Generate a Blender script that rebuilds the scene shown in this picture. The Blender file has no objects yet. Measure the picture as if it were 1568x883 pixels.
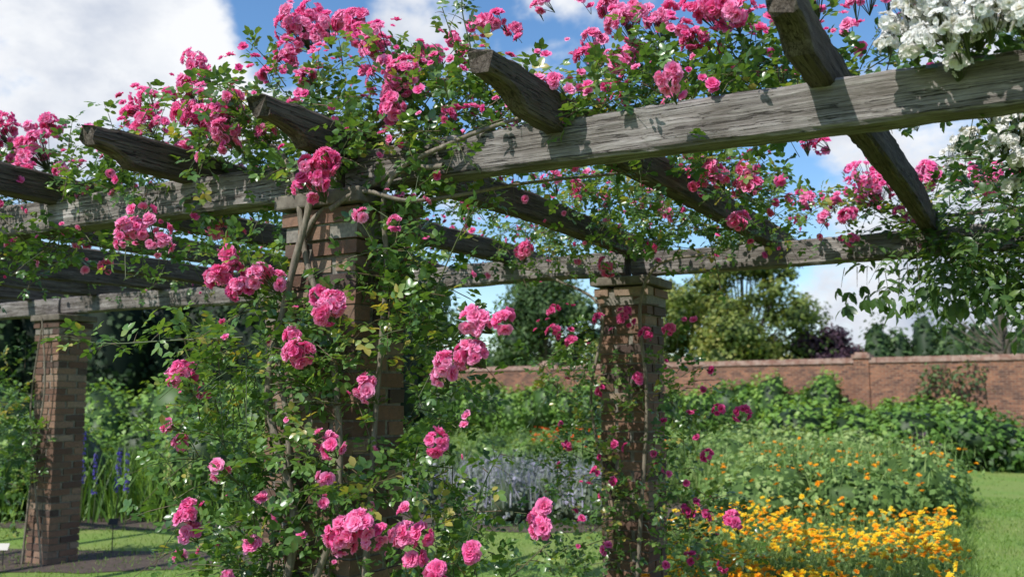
import bpy, math, random
import numpy as np
from mathutils import Vector, Matrix, noise
rng=np.random.default_rng(7); random.seed(7)
scene=bpy.context.scene
R=math.radians
ET=np.array([.8729,-.4879,0.]); ES=np.array([.4879,.8729,0.]); M0=np.array([-.69,4.06,0.]); UP=np.array([0,0,1.])
ANG_T=math.atan2(-.4879,.8729); ANG_S=math.atan2(.8729,.4879)
def W(t,s,z): return M0+ET*t+ES*s+np.array([0,0,z])
# ---------------------------------------------------------------- camera
pitch=math.atan(169/1480)
cam=bpy.data.cameras.new('camera'); camo=bpy.data.objects.new('camera',cam); scene.collection.objects.link(camo)
camo.location=(0,0,1.6); camo.rotation_euler=(math.pi/2+pitch,0,0); cam.lens=34; cam.clip_end=3000; scene.camera=camo
cam.dof.use_dof=True; cam.dof.focus_distance=4.1; cam.dof.aperture_fstop=3.0
scene.view_settings.view_transform='Standard'; scene.view_settings.look='None'; scene.view_settings.exposure=0
# ---------------------------------------------------------------- sun
el=R(50); sh=np.array([-.72,-.69]); sh/=np.linalg.norm(sh)
SUN=np.array([sh[0]*math.cos(el),sh[1]*math.cos(el),math.sin(el)])
sl=bpy.data.lights.new('sun','SUN'); sl.energy=5.0; sl.angle=R(.5); sl.color=(1,.97,.92)
so=bpy.data.objects.new('sun',sl); scene.collection.objects.link(so)
so.rotation_euler=Vector(-SUN).to_track_quat('-Z','Y').to_euler()
# ---------------------------------------------------------------- node helper
class NT:
    def __init__(s,tree): s.t=tree; s.n=tree.nodes; s.l=tree.links
    def add(s,ty,ins=None,**kw):
        n=s.n.new(ty)
        for k,v in kw.items(): setattr(n,k,v)
        for k,v in (ins or {}).items():
            if isinstance(v,bpy.types.NodeSocket): s.l.new(v,n.inputs[k])
            else: n.inputs[k].default_value=v
        return n
    def mix(s,f,a,b,bt='MIX'):
        n=s.n.new('ShaderNodeMix'); n.data_type='RGBA'; n.blend_type=bt
        for i,v in ((0,f),(6,a),(7,b)):
            if isinstance(v,bpy.types.NodeSocket): s.l.new(v,n.inputs[i])
            else: n.inputs[i].default_value=(tuple(v)+(1,) if (i and len(v)==3) else v)
        return n.outputs[2]
    def ramp(s,f,stops):
        n=s.n.new('ShaderNodeValToRGB'); s.l.new(f,n.inputs[0]); e=n.color_ramp.elements
        e[0].position=stops[0][0]; e[0].color=tuple(stops[0][1])+(1,); e[1].position=stops[-1][0]; e[1].color=tuple(stops[-1][1])+(1,)
        for p,c in stops[1:-1]:
            x=e.new(p); x.color=tuple(c)+(1,)
        return n.outputs[0]
    def math(s,op,a,b=0.,c=None,clamp=False):
        n=s.n.new('ShaderNodeMath'); n.operation=op; n.use_clamp=clamp
        for i,v in enumerate((a,b) if c is None else (a,b,c)):
            if isinstance(v,bpy.types.NodeSocket): s.l.new(v,n.inputs[i])
            else: n.inputs[i].default_value=v
        return n.outputs[0]
    def vmath(s,op,a,b=None):
        n=s.n.new('ShaderNodeVectorMath'); n.operation=op
        for i,v in enumerate((a,b)):
            if v is None: continue
            if isinstance(v,bpy.types.NodeSocket): s.l.new(v,n.inputs[i])
            else: n.inputs[i].default_value=v
        return n
    def mrange(s,v,a,b,c,d,smooth=False):
        n=s.n.new('ShaderNodeMapRange'); n.clamp=True
        if smooth: n.interpolation_type='SMOOTHSTEP'
        s.l.new(v,n.inputs[0])
        for i,x in zip((1,2,3,4),(a,b,c,d)): n.inputs[i].default_value=x
        return n.outputs[0]
def newmat(name):
    m=bpy.data.materials.new(name); m.use_nodes=True; m.node_tree.nodes.clear(); N=NT(m.node_tree)
    out=N.add('ShaderNodeOutputMaterial'); return m,N,out
# ---------------------------------------------------------------- world
w=bpy.data.worlds.new('World'); scene.world=w; w.use_nodes=True; w.node_tree.nodes.clear(); N=NT(w.node_tree)
sky=N.add('ShaderNodeTexSky',sky_type='NISHITA'); sky.sun_disc=False; sky.sun_elevation=el; sky.sun_rotation=math.atan2(sh[0],sh[1]); sky.air_density=1.0; sky.dust_density=.3; sky.ozone_density=2.5
hs=N.add('ShaderNodeHueSaturation',{'Saturation':1.18,'Value':1.75,'Color':sky.outputs[0]})
tc=N.add('ShaderNodeTexCoord'); D=tc.outputs['Generated']
mp=N.add('ShaderNodeMapping',{'Vector':D}); mp.inputs['Scale'].default_value=(1,1,1.7); mp.inputs['Location'].default_value=(3.3,1.2,.4)
n1=N.add('ShaderNodeTexNoise',{'Vector':mp.outputs[0],'Scale':4.2,'Detail':8.,'Roughness':.6,'Distortion':.1})
tot=n1.outputs[0]
for a,b,rad,amp in ((-.48,.34,.24,.2),(-.36,.42,.13,.16),(-.07,.46,.17,.14),(.10,.44,.14,.17),(.42,.12,.22,.2),(.50,.24,.12,.16),(-.12,.07,.16,.2),(-.23,.42,.09,-.35),(.2,.22,.16,-.28),(.3,.46,.14,-.2),(.22,.12,.09,-.1)):
    v=np.array([a,1,b]); v/=np.linalg.norm(v)
    ds=N.vmath('DISTANCE',D,tuple(v)).outputs['Value']
    tot=N.math('ADD',tot,N.mrange(ds,0.,rad,amp,0.,True))
mask=N.mrange(tot,.52,.66,0.,1.,True)
mp2=N.add('ShaderNodeMapping',{'Vector':D}); mp2.inputs['Scale'].default_value=(1,1,1.8); mp2.inputs['Location'].default_value=(1.3,4.2,.1)
n2=N.add('ShaderNodeTexNoise',{'Vector':mp2.outputs[0],'Scale':7.,'Detail':7.,'Roughness':.6})
shade=N.math('SUBTRACT',N.mrange(tot,.60,.86,1.,.3,True),N.mrange(n2.outputs[0],.38,.62,.5,0.))
v=np.array([-.37,1,.41]); v/=np.linalg.norm(v)
shade=N.math('ADD',shade,N.mrange(N.vmath('DISTANCE',D,tuple(v)).outputs['Value'],0.,.13,.7,0.,True),clamp=True)
cc=N.mix(shade,(5.0,5.7,7.1),(9.7,9.9,10.2))
fc=N.mix(mask,hs.outputs[0],cc)
bg=N.add('ShaderNodeBackground',{'Color':fc,'Strength':.1})
wo=N.add('ShaderNodeOutputWorld'); N.l.new(bg.outputs[0],wo.inputs[0])
# ---------------------------------------------------------------- batches
def norm(a): return a/np.maximum(np.linalg.norm(a,axis=-1,keepdims=True),1e-9)
def frame(d,n):
    y=norm(d); x=norm(np.cross(y,n)); z=np.cross(x,y); return np.stack([x,y,z],-1)
class Batch:
    def __init__(s): s.V=[];s.L=[];s.C=[];s.r=[];s.g=[];s.m=[];s.nv=0
    def add(s,T,M,P,rnd,mi=0):
        tv,faces,tg=T; k=len(P)
        if k==0: return
        V=np.einsum('kij,vj->kvi',M,tv)+P[:,None,:]; nv=len(tv)
        fl=np.array([i for f in faces for i in f]); fc=np.array([len(f) for f in faces])
        s.V.append(V.reshape(-1,3)); s.L.append((fl[None]+(np.arange(k)*nv)[:,None]+s.nv).ravel()); s.C.append(np.tile(fc,k))
        s.r.append(np.repeat(rnd,nv)); s.g.append(np.tile(tg,k)); s.m.append(np.full(k*len(fc),mi)); s.nv+=k*nv
    def raw(s,V,faces,rnd=.5,mi=0):
        V=np.asarray(V,float); s.V.append(V); s.L.append(np.array([i for f in faces for i in f])+s.nv); s.C.append(np.array([len(f) for f in faces]))
        s.r.append(np.full(len(V),rnd) if np.isscalar(rnd) else rnd); s.g.append(np.zeros(len(V))); s.m.append(np.full(len(faces),mi)); s.nv+=len(V)
    def finish(s,name,mats,parent=None,smooth=True):
        V=np.concatenate(s.V); L=np.concatenate(s.L); C=np.concatenate(s.C)
        me=bpy.data.meshes.new(name); me.vertices.add(len(V)); me.vertices.foreach_set('co',V.astype(np.float32).ravel())
        me.loops.add(len(L)); me.loops.foreach_set('vertex_index',L.astype(np.int32))
        me.polygons.add(len(C)); st=np.concatenate([[0],np.cumsum(C)[:-1]]); me.polygons.foreach_set('loop_start',st.astype(np.int32)); me.polygons.foreach_set('loop_total',C.astype(np.int32))
        me.polygons.foreach_set('use_smooth',np.full(len(C),smooth))
        for m in mats: me.materials.append(m)
        me.polygons.foreach_set('material_index',np.concatenate(s.m).astype(np.int32))
        for nm,a in (('rnd',s.r),('grad',s.g)):
            at=me.attributes.new(nm,'FLOAT','POINT'); at.data.foreach_set('value',np.concatenate(a).astype(np.float32))
        me.update(); me.validate()
        ob=bpy.data.objects.new(name,me); scene.collection.objects.link(ob)
        if parent: ob.parent=parent
        return ob
def empty(name,loc=(0,0,0)):
    e=bpy.data.objects.new(name,None); scene.collection.objects.link(e); e.empty_display_size=.2; return e
# templates
def leafT(wd=.32,fold=.08,curl=.12):
    v=[(0,0,0),(-wd*.85,.3,fold),(0,.3,0),(wd*.85,.3,fold),(-wd*.8,.68,fold-curl*.4),(0,.68,-curl*.3),(wd*.8,.68,fold-curl*.4),(0,1,-curl)]
    f=[(0,2,1),(0,3,2),(1,2,5,4),(2,3,6,5),(4,5,7),(5,6,7)]
    return (np.array(v),f,np.array([v_[1] for v_ in v]))
LEAF=leafT(.36); LONGLEAF=leafT(.2,.06,.25)
DIA=(np.array([(0,0,0),(-.36,.5,.1),(.36,.5,.1),(0,1,-.05)]),[(0,2,1),(1,2,3)],np.array([0,.5,.5,1.]))
def twigT():
    v=[];f=[]
    for j in range(2):
        for i in range(4): v.append((math.cos(i*math.pi/2),j,math.sin(i*math.pi/2)))
    for i in range(4): f.append((i,(i+1)%4,(i+1)%4+4,i+4))
    return (np.array(v,float),f,np.zeros(8))
TWIG=twigT()
BLADE=(np.array([(-.5,0,0),(.5,0,0),(-.35,.5,.06),(.35,.5,.06),(0,1,.28)]),[(0,1,3,2),(2,3,4)],np.array([0,0,.5,.5,1.]))
def icoT():
    import bmesh
    b=bmesh.new(); bmesh.ops.create_icosphere(b,subdivisions=2,radius=1); v=np.array([x.co[:] for x in b.verts]); f=[tuple(q.index for q in p.verts) for p in b.faces]; b.free()
    return (v,f,np.zeros(len(v)))
ICO=icoT()
def bloomT(rings,nu,nv,seed,ruf=.1):
    r=random.Random(seed); V=[];F=[];G=[]
    for (n,ln,a0,a1,wd) in rings:
        ph=r.random()*6.3
        for k in range(n):
            phi=ph+k*2*math.pi/n+r.uniform(-.25,.25); rad=np.array([math.cos(phi),math.sin(phi),0]); tan=np.array([-math.sin(phi),math.cos(phi),0])
            l=ln*r.uniform(.85,1.12); b0=math.radians(a0+r.uniform(-8,8)); b1=math.radians(a1+r.uniform(-14,14)); base=len(V); rr=.02;h=0
            tw=r.uniform(-.3,.3)
            for j in range(nv):
                v=j/(nv-1)
                if j:
                    al=b0+(b1-b0)*v; rr+=math.sin(al)*l/(nv-1); h+=math.cos(al)*l/(nv-1)
                hw=wd*l*(v**.6)*(1-.28*v**5) if j else wd*l*.12
                for i in range(nu):
                    u=-1+2*i/(nu-1)
                    q=rad*rr+tan*u*hw+np.array([0,0,h])
                    nrm=np.array([0,0,1])*math.sin(b1*v)-rad*math.cos(b1*v)
                    q=q+nrm*(.16*l*u*u*v)+nrm*r.uniform(-ruf,ruf)*v*l-rad*0.12*l*u*u*v*(1 if abs(u)>.9 else .5)+np.array([0,0,1])*tw*u*.2*v*l
                    V.append(q); G.append(v)
            for j in range(nv-1):
                for i in range(nu-1):
                    a=base+j*nu+i; F.append((a,a+1,a+nu+1,a+nu))
    V=np.array(V); V[:,2]-=.15
    return (V,F,np.array(G))
RG=[(6,1.0,45,98,.62),(6,.86,25,74,.62),(5,.68,8,46,.6),(4,.5,-5,22,.55)]
BLOOM=[bloomT(RG,4,4,i,.13) for i in range(7)]
RG2=[(6,1.0,40,92,.65),(5,.75,12,55,.62),(3,.5,-5,20,.55)]
BLOOML=[bloomT(RG2,3,3,20+i,.12) for i in range(5)]
RGW=[(6,1.0,55,88,.6),(5,.75,30,65,.6)]
BLOOMW=[bloomT(RGW,3,3,40+i,.08) for i in range(5)]
DAISY=[bloomT([(7,1.0,55,75,.5),(5,.6,25,50,.5)],3,2,60+i,.05) for i in range(4)]
# ---------------------------------------------------------------- foliage materials
def leafmat(name,stops,rough=.4,trans=.25,spec=.5,tcol=None,scale=None):
    m,N,out=newmat(name); at=N.add('ShaderNodeAttribute',attribute_name='rnd')
    f=at.outputs['Fac']
    geo=N.add('ShaderNodeNewGeometry'); nz=N.add('ShaderNodeTexNoise',{'Vector':geo.outputs['Position'],'Scale':scale or 3.,'Detail':1.})
    f=N.math('ADD',f,N.mrange(nz.outputs[0],.3,.7,-.2,.2),clamp=True)
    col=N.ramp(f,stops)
    p=N.add('ShaderNodeBsdfPrincipled',{'Base Color':col,'Roughness':rough,'Specular IOR Level':spec})
    tcn=N.mix(1.,col,tcol or (1.9,1.7,.6),'MULTIPLY')
    tr=N.add('ShaderNodeBsdfTranslucent',{'Color':tcn})
    mx=N.add('ShaderNodeMixShader',{0:trans}); N.l.new(p.outputs[0],mx.inputs[1]); N.l.new(tr.outputs[0],mx.inputs[2]); N.l.new(mx.outputs[0],out.inputs[0]); return m
M_rose=leafmat('rose_leaf',[(0,(.045,.105,.026)),(.5,(.10,.20,.045)),(.85,(.17,.28,.07)),(.97,(.27,.33,.09)),(1,(.38,.33,.08))],.30,.33,.7)
M_dleaf=leafmat('dark_leaf',[(0,(.035,.08,.022)),(.6,(.08,.16,.04)),(1,(.15,.23,.06))],.36,.3,.6)
M_stem,N,o=newmat('rose_stem'); at=N.add('ShaderNodeAttribute',attribute_name='rnd'); N.l.new(N.add('ShaderNodeBsdfPrincipled',{'Base Color':N.ramp(at.outputs['Fac'],[(0,(.05,.09,.025)),(.6,(.1,.1,.04)),(1,(.12,.06,.035))]),'Roughness':.5}).outputs[0],o.inputs[0])
def barkmat(name,a,b,sc=30):
    m,N,o=newmat(name); tcx=N.add('ShaderNodeTexCoord'); mp=N.add('ShaderNodeMapping',{'Vector':tcx.outputs['Object']}); mp.inputs['Scale'].default_value=(1,1,.2)
    nz=N.add('ShaderNodeTexNoise',{'Vector':mp.outputs[0],'Scale':sc,'Detail':6.,'Roughness':.65}); c=N.ramp(nz.outputs[0],[(.3,a),(.7,b)])
    bp=N.add('ShaderNodeBump',{'Height':nz.outputs[0],'Strength':.7,'Distance':.01})
    N.l.new(N.add('ShaderNodeBsdfPrincipled',{'Base Color':c,'Roughness':.85,'Normal':bp.outputs[0]}).outputs[0],o.inputs[0]); return m
M_cane=barkmat('rose_cane',(.09,.07,.05),(.3,.25,.19),60); M_bark=barkmat('bark',(.05,.04,.03),(.16,.13,.1),8)
def petalmat(name,deep,mid,edge,trans=.35):
    m,N,o=newmat(name); g=N.add('ShaderNodeAttribute',attribute_name='grad').outputs['Fac']; r=N.add('ShaderNodeAttribute',attribute_name='rnd').outputs['Fac']
    f=N.math('ADD',N.math('MULTIPLY',g,.65),N.math('MULTIPLY',r,.42),clamp=True)
    c=N.ramp(f,[(0.05,deep),(.55,mid),(1,edge)])
    p=N.add('ShaderNodeBsdfPrincipled',{'Base Color':c,'Roughness':.6,'Specular IOR Level':.25}); t=N.add('ShaderNodeBsdfTranslucent',{'Color':c})
    mx=N.add('ShaderNodeMixShader',{0:trans}); N.l.new(p.outputs[0],mx.inputs[1]); N.l.new(t.outputs[0],mx.inputs[2]); N.l.new(mx.outputs[0],o.inputs[0]); return m
M_pink=petalmat('pink_petal',(.72,.04,.22),(.95,.145,.43),(.97,.42,.66),.4)
M_deep=petalmat('deep_pink_petal',(.46,.012,.12),(.78,.055,.29),(.88,.2,.45))
M_white=petalmat('white_petal',(.78,.72,.5),(.86,.84,.79),(.9,.89,.86))
M_orange=petalmat('orange_petal',(.8,.18,.003),(.95,.34,.006),(.96,.46,.012)); M_yellow=petalmat('yellow_petal',(.9,.42,.008),(.95,.60,.015),(.96,.74,.06))
# ---------------------------------------------------------------- timber
def woodmat(name,dark,mid,light):
    m,N,o=newmat(name); tcx=N.add('ShaderNodeTexCoord'); mp=N.add('ShaderNodeMapping',{'Vector':tcx.outputs['Object']}); mp.inputs['Scale'].default_value=(.9,14,14)
    oi=N.add('ShaderNodeObjectInfo'); mp3=N.vmath('ADD',mp.outputs[0],N.add('ShaderNodeCombineXYZ',{0:N.math('MULTIPLY',oi.outputs['Random'],50.)}).outputs[0]).outputs[0]
    n1=N.add('ShaderNodeTexNoise',{'Vector':mp3,'Scale':2.6,'Detail':10.,'Roughness':.74,'Distortion':.5})
    mpb=N.add('ShaderNodeMapping',{'Vector':mp3}); mpb.inputs['Scale'].default_value=(.5,2.4,2.4)
    n2=N.add('ShaderNodeTexNoise',{'Vector':mpb.outputs[0],'Scale':2.5,'Detail':4.,'Roughness':.5})
    n3=N.add('ShaderNodeTexNoise',{'Vector':tcx.outputs['Object'],'Scale':3.5,'Detail':6.,'Roughness':.65})
    c=N.ramp(n1.outputs[0],[(.32,dark),(.5,mid),(.68,light)])
    crack=N.mrange(N.math('ABSOLUTE',N.math('SUBTRACT',n2.outputs[0],.5)),0.,.018,1.,0.)
    c=N.mix(N.math('MULTIPLY',crack,.9),c,(.018,.013,.01))
    c=N.mix(N.mrange(n3.outputs[0],.42,.62,0.,.55),c,(.105,.085,.07))
    h=N.math('SUBTRACT',n1.outputs[0],N.math('MULTIPLY',crack,.9))
    bp=N.add('ShaderNodeBump',{'Height':h,'Strength':1.,'Distance':.009})
    N.l.new(N.add('ShaderNodeBsdfPrincipled',{'Base Color':c,'Roughness':.85,'Specular IOR Level':.2,'Normal':bp.outputs[0]}).outputs[0],o.inputs[0]); return m
M_beam=woodmat('weathered_oak',(.075,.062,.054),(.245,.218,.20),(.44,.405,.38)); M_raft=woodmat('dark_oak',(.032,.024,.019),(.10,.077,.06),(.22,.185,.155))
pergola=empty('pergola')
def timber(name,L,w,h,mat,loc,ang,seed,cut0=False,cut1=False,bend=.012,tilt=0):
    r=random.Random(seed); n=int(L/.04)+2; b=.012; V=[];F=[]
    prof=[(-w/2+b,-h/2),(-w*.15,-h/2),(w*.15,-h/2),(w/2-b,-h/2),(w/2,-h/2+b),(w/2,-h*.15),(w/2,h*.15),(w/2,h/2-b),(w/2-b,h/2),(w*.15,h/2),(-w*.15,h/2),(-w/2+b,h/2),(-w/2,h/2-b),(-w/2,h*.15),(-w/2,-h*.15),(-w/2,-h/2+b)]
    p1,p2=r.random()*20,r.random()*20; cl=.2+r.uniform(-.03,.05)
    for i in range(n):
        x=L*i/(n-1); by=bend*noise.noise((x*.6,p1,0))*2; bz=bend*noise.noise((x*.6,p2,3))*1.6
        for k,(y,z) in enumerate(prof):
            c=0.
            for e,xx in ((cut0,x),(cut1,L-x)):
                if e and xx<cl: c=math.sqrt(max(0,1-(xx/cl)**2))*(1 if xx>0.001 else .9)
            if z<0: z=z+h*.42*c
            elif c>.85 : z=z-h*.08
            q=.005*noise.noise((x*5,k*3.1+p1,p2))+.004*noise.noise((x*19,k*1.7,p1))
            V.append((x+(.05*noise.noise((y*30,z*30,p1))+z*.25*(1 if i else -1) if ((cut0 and i==0) or (cut1 and i==n-1)) else 0),y+by+(q if abs(y)>w*.3 else 0)*(1 if y>0 else -1),z+bz+q*(1 if z>0 else -1)))
    m=len(prof)
    for i in range(n-1):
        for k in range(m): a=i*m+k; bb=i*m+(k+1)%m; F.append((a,bb,bb+m,a+m))
    F.append(tuple(range(m))[::-1]); F.append(tuple((n-1)*m+k for k in range(m)))
    me=bpy.data.meshes.new(name); me.from_pydata(V,[],F); me.materials.append(mat)
    me.polygons.foreach_set('use_smooth',[False]*len(F)); me.update()
    ob=bpy.data.objects.new(name,me); scene.collection.objects.link(ob); ob.parent=pergola
    ob.location=loc; ob.rotation_euler=(r.uniform(-.03,.03),tilt,ang); return ob
segs=[(-9.3,-6.2),(-6.2,-3.1),(-3.1,-.02),(.02,4.6)]
for si,s0 in enumerate((0,3.15)):
    for k,(a,b_) in enumerate(segs):
        timber('beam',b_-a,.13,.165,M_beam,W(a,s0+(.012 if k%2 else -.01),2.535+.006*k),ANG_T,si*10+k)
for i in range(-9,5):
    t=.05+i*.965
    rr=random.Random(i+90)
    timber('rafter',4.35,.085,.15,M_raft,W(t,-.58+rr.uniform(-.03,.03),2.675+rr.uniform(-.01,.015)),ANG_S+rr.uniform(-.012,.012),100+i,True,True,.02)
# ---------------------------------------------------------------- brick piers
M_brick,N,o=newmat('pier_brick'); at=N.add('ShaderNodeAttribute',attribute_name='rnd'); tcx=N.add('ShaderNodeTexCoord')
nz=N.add('ShaderNodeTexNoise',{'Vector':tcx.outputs['Object'],'Scale':45.,'Detail':6.,'Roughness':.7}); nz2=N.add('ShaderNodeTexNoise',{'Vector':tcx.outputs['Object'],'Scale':6.,'Detail':4.})
c=N.ramp(at.outputs['Fac'],[(0,(.06,.036,.03)),(.3,(.15,.075,.048)),(.6,(.23,.12,.075)),(.85,(.29,.175,.115)),(1,(.34,.25,.18))])
c=N.mix(N.mrange(nz.outputs[0],.38,.7,0.,.55),c,(.07,.05,.04)); c=N.mix(N.mrange(nz2.outputs[0],.5,.75,0.,.35),c,(.12,.12,.09))
bp=N.add('ShaderNodeBump',{'Height':nz.outputs[0],'Strength':.8,'Distance':.006})
N.l.new(N.add('ShaderNodeBsdfPrincipled',{'Base Color':c,'Roughness':.9,'Normal':bp.outputs[0]}).outputs[0],o.inputs[0])
M_mort,N,o=newmat('mortar'); tcx=N.add('ShaderNodeTexCoord'); nz=N.add('ShaderNodeTexNoise',{'Vector':tcx.outputs['Object'],'Scale':60.,'Detail':5.})
N.l.new(N.add('ShaderNodeBsdfPrincipled',{'Base Color':N.ramp(nz.outputs[0],[(.3,(.13,.115,.095)),(.7,(.27,.24,.2))]),'Roughness':.95}).outputs[0],o.inputs[0])
M_cap,N,o=newmat('stone_cap'); tcx=N.add('ShaderNodeTexCoord'); nz=N.add('ShaderNodeTexNoise',{'Vector':tcx.outputs['Object'],'Scale':14.,'Detail':8.,'Roughness':.7})
N.l.new(N.add('ShaderNodeBsdfPrincipled',{'Base Color':N.ramp(nz.outputs[0],[(.35,(.08,.065,.05)),(.65,(.2,.17,.135))]),'Roughness':.95}).outputs[0],o.inputs[0])
BOX=[(0,3,2,1),(4,5,6,7),(0,1,5,4),(1,2,6,5),(2,3,7,6),(3,0,4,7)]
def boxv(cx,cy,cz,lx,ly,lz,j=0,r=None):
    v=[]
    for sz in (-1,1):
        for sx,sy in ((-1,-1),(1,-1),(1,1),(-1,1)):
            v.append((cx+sx*lx/2+(r.uniform(-j,j) if j else 0),cy+sy*ly/2+(r.uniform(-j,j) if j else 0),cz+sz*lz/2+(r.uniform(-j,j) if j else 0)))
    return v
def pier(t,s,seed):
    r=random.Random(seed); B=Batch(); w=.34; hh=.066; z=0; i=0
    while z<2.36:
        ww=w+(.03 if 2.17<z<2.25 else .055 if z>=2.25 else 0)
        bl=(ww-.01)*.64; cz=z+(hh-.009)/2
        if i%2==0: q=[(-ww/2+bl/2,-ww/2+.05,bl,.1),(ww/2-.05,-ww/2+bl/2,.1,bl),(ww/2-bl/2,ww/2-.05,bl,.1),(-ww/2+.05,ww/2-bl/2,.1,bl)]
        else: q=[(ww/2-bl/2,-ww/2+.05,bl,.1),(ww/2-.05,ww/2-bl/2,.1,bl),(-ww/2+bl/2,ww/2-.05,bl,.1),(-ww/2+.05,-ww/2+bl/2,.1,bl)]
        for cx,cy,lx,ly in q:
            B.raw(boxv(cx+r.uniform(-.003,.003),cy+r.uniform(-.003,.003),cz,lx,ly,hh-.010,.003,r),BOX,r.random())
        z+=hh; i+=1
    B.raw(boxv(0,0,1.18,w-.02,w-.02,2.36),BOX,.5,1)
    B.raw(boxv(0,0,2.30,w+.03,w+.03,.11),BOX,.5,1)
    ob=B.finish('pier',[M_brick,M_mort],pergola,False); ob.location=W(t,s,0); ob.rotation_euler=(0,0,ANG_T)
    B=Batch(); B.raw(boxv(0,0,0,.45,.45,.06,.003,r),BOX,.5); ob=B.finish('pier_cap',[M_cap],pergola,False); ob.location=W(t,s,2.41); ob.rotation_euler=(0,0,ANG_T)
    md=ob.modifiers.new('b','BEVEL'); md.width=.008; md.segments=2
for i,(t,s) in enumerate([(0,0),(0,3.15),(-3.1,0),(-3.1,3.15),(-6.2,0),(-6.2,3.15),(3.1,0),(3.1,3.15)]): pier(t,s,i+1)
# ---------------------------------------------------------------- sprays
def sprays(B,O,Dn,L,nl,leaf,droop=.25,tmpl=LEAF,nleaflet=5,stemr=.0022,hang=0.):
    S=len(O); Dn=norm(Dn); a=norm(np.cross(Dn,UP+.01)); b=np.cross(Dn,a); ph=rng.uniform(0,6.28,S); tone=rng.uniform(0,.8,S)
    def at(f): return O+Dn*(L*f)[:,None]-UP*(droop*L*f*f)[:,None]
    pf=[np.full(S,x) for x in (0,.35,.7,1.)]
    for i in range(3):
        p,q=at(pf[i]),at(pf[i+1]); d=q-p; ln=np.linalg.norm(d,axis=1); F=frame(d,np.tile(UP+.013,(S,1))); F=F*np.stack([np.full(S,stemr)*(1.2-.3*i),ln,np.full(S,stemr)*(1.2-.3*i)],1)[:,None,:]
        B.add(TWIG,F,p,rng.random(S),1)
    for j in range(nl):
        f=(j+.6)/nl+rng.uniform(-.06,.06,S); P=at(f); an=ph+j*2.4+rng.uniform(-.5,.5,S)
        side=a*np.cos(an)[:,None]+b*np.sin(an)[:,None]
        ld=norm(side*.9+Dn*.5+UP*(.12-hang)+rng.normal(0,.2,(S,3)))
        nm=norm(UP*.9+SUN*.35+side*.2+rng.normal(0,.38,(S,3))); lat=norm(np.cross(ld,nm)); nm=np.cross(lat,ld)
        sz=leaf*rng.uniform(.75,1.15,S); rl=sz*1.55
        spec=[(1,0,1,1.1)]+([(.95,-1,.35,.95),(.95,1,.35,.95)] if nleaflet>=3 else [])+([(.5,-1,.25,.75),(.5,1,.25,.75)] if nleaflet>=5 else [])+([(1.5,-1,.3,.95),(1.5,1,.3,.95)] if nleaflet>=7 else [])
        if nleaflet>=7: spec[0]=(1.9,0,1,1)
        for (fr,sd,fw,sc) in spec:
            dd=norm(ld*fw+lat*sd*.85+rng.normal(0,.12,(S,3))-UP*hang*.5) if sd else ld
            n2=norm(nm+rng.normal(0,.22,(S,3)))
            B.add(tmpl,frame(dd,n2)*(sz*sc)[:,None,None],P+ld*(rl*fr)[:,None],np.clip(tone+rng.normal(0,.14,S)+.1,0,1),0)
def blobsprays(B,blobs,leaf=.042,nl=6,L=(.16,.34),outward=.8,**kw):
    for (t,s,z,rt,rs,rz,n) in blobs:
        u=norm(rng.normal(0,1,(n,3)))*(rng.random((n,1))**.45)
        O=W(t,s,z)+ET*u[:,:1]*rt+ES*u[:,1:2]*rs+UP*u[:,2:]*rz
        Dn=(ET*u[:,:1]+ES*u[:,1:2]+UP*u[:,2:])*outward+UP*.15+rng.normal(0,.55,(n,3))
        sprays(B,O-norm(Dn)*.08,Dn,rng.uniform(L[0],L[1],n),nl,leaf,**kw)
def catmull(P,k=6):
    P=[np.array(p,float) for p in P]; P=[2*P[0]-P[1]]+P+[2*P[-1]-P[-2]]; out=[]
    for i in range(1,len(P)-2):
        for j in range(k):
            t=j/k; out.append(.5*((2*P[i])+(-P[i-1]+P[i+1])*t+(2*P[i-1]-5*P[i]+4*P[i+1]-P[i+2])*t*t+(-P[i-1]+3*P[i]-3*P[i+1]+P[i+2])*t**3))
    out.append(P[-2]); return np.array(out)
def tube(B,P,r0,r1,sides=7,mi=0,rnd=.5,jit=.0):
    n=len(P); V=[];F=[]; T=np.gradient(P,axis=0); T=norm(T); ref=np.array([.3,.2,.93])
    for i in range(n):
        a=np.cross(T[i],ref); a/=np.linalg.norm(a)+1e-9; b=np.cross(T[i],a); r=(r0+(r1-r0)*i/(n-1))*(1+random.uniform(-jit,jit))
        for k in range(sides):
            q=2*math.pi*k/sides; V.append(P[i]+(a*math.cos(q)+b*math.sin(q))*r)
    for i in range(n-1):
        for k in range(sides): F.append((i*sides+k,i*sides+(k+1)%sides,(i+1)*sides+(k+1)%sides,(i+1)*sides+k))
    B.raw(V,F,rnd,mi)
def shoot(B,pts,leaf=.04,n=14,r=.004,nleaflet=5):
    P=catmull(pts,8); tube(B,P,r,r*.5,5,1,random.random())
    idx=np.linspace(1,len(P)-2,n).astype(int); O=P[idx]; T=norm(np.gradient(P,axis=0))[idx]
    Dn=T*.6+rng.normal(0,.8,(n,3))+UP*.2
    sprays(B,O,Dn,rng.uniform(.04,.1,n),2,leaf,nleaflet=nleaflet,stemr=.0015)
def rose(name,blobs,leaf=.039,nl=6,canes=(),shoots=(),mats=(M_rose,M_stem),**kw):
    e=empty(name); B=Batch(); blobsprays(B,blobs,leaf,nl,**kw)
    for sh_ in shoots: shoot(B,*sh_) if isinstance(sh_,tuple) else shoot(B,sh_)
    B.finish('foliage',list(mats),e)
    if canes:
        B=Batch()
        for pts,r0,r1 in canes: tube(B,catmull(pts,8),r0,r1,8,0,.5,.08)
        B.finish('canes',[M_cane],e)
    return e
w_=lambda *a:W(*a)
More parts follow.
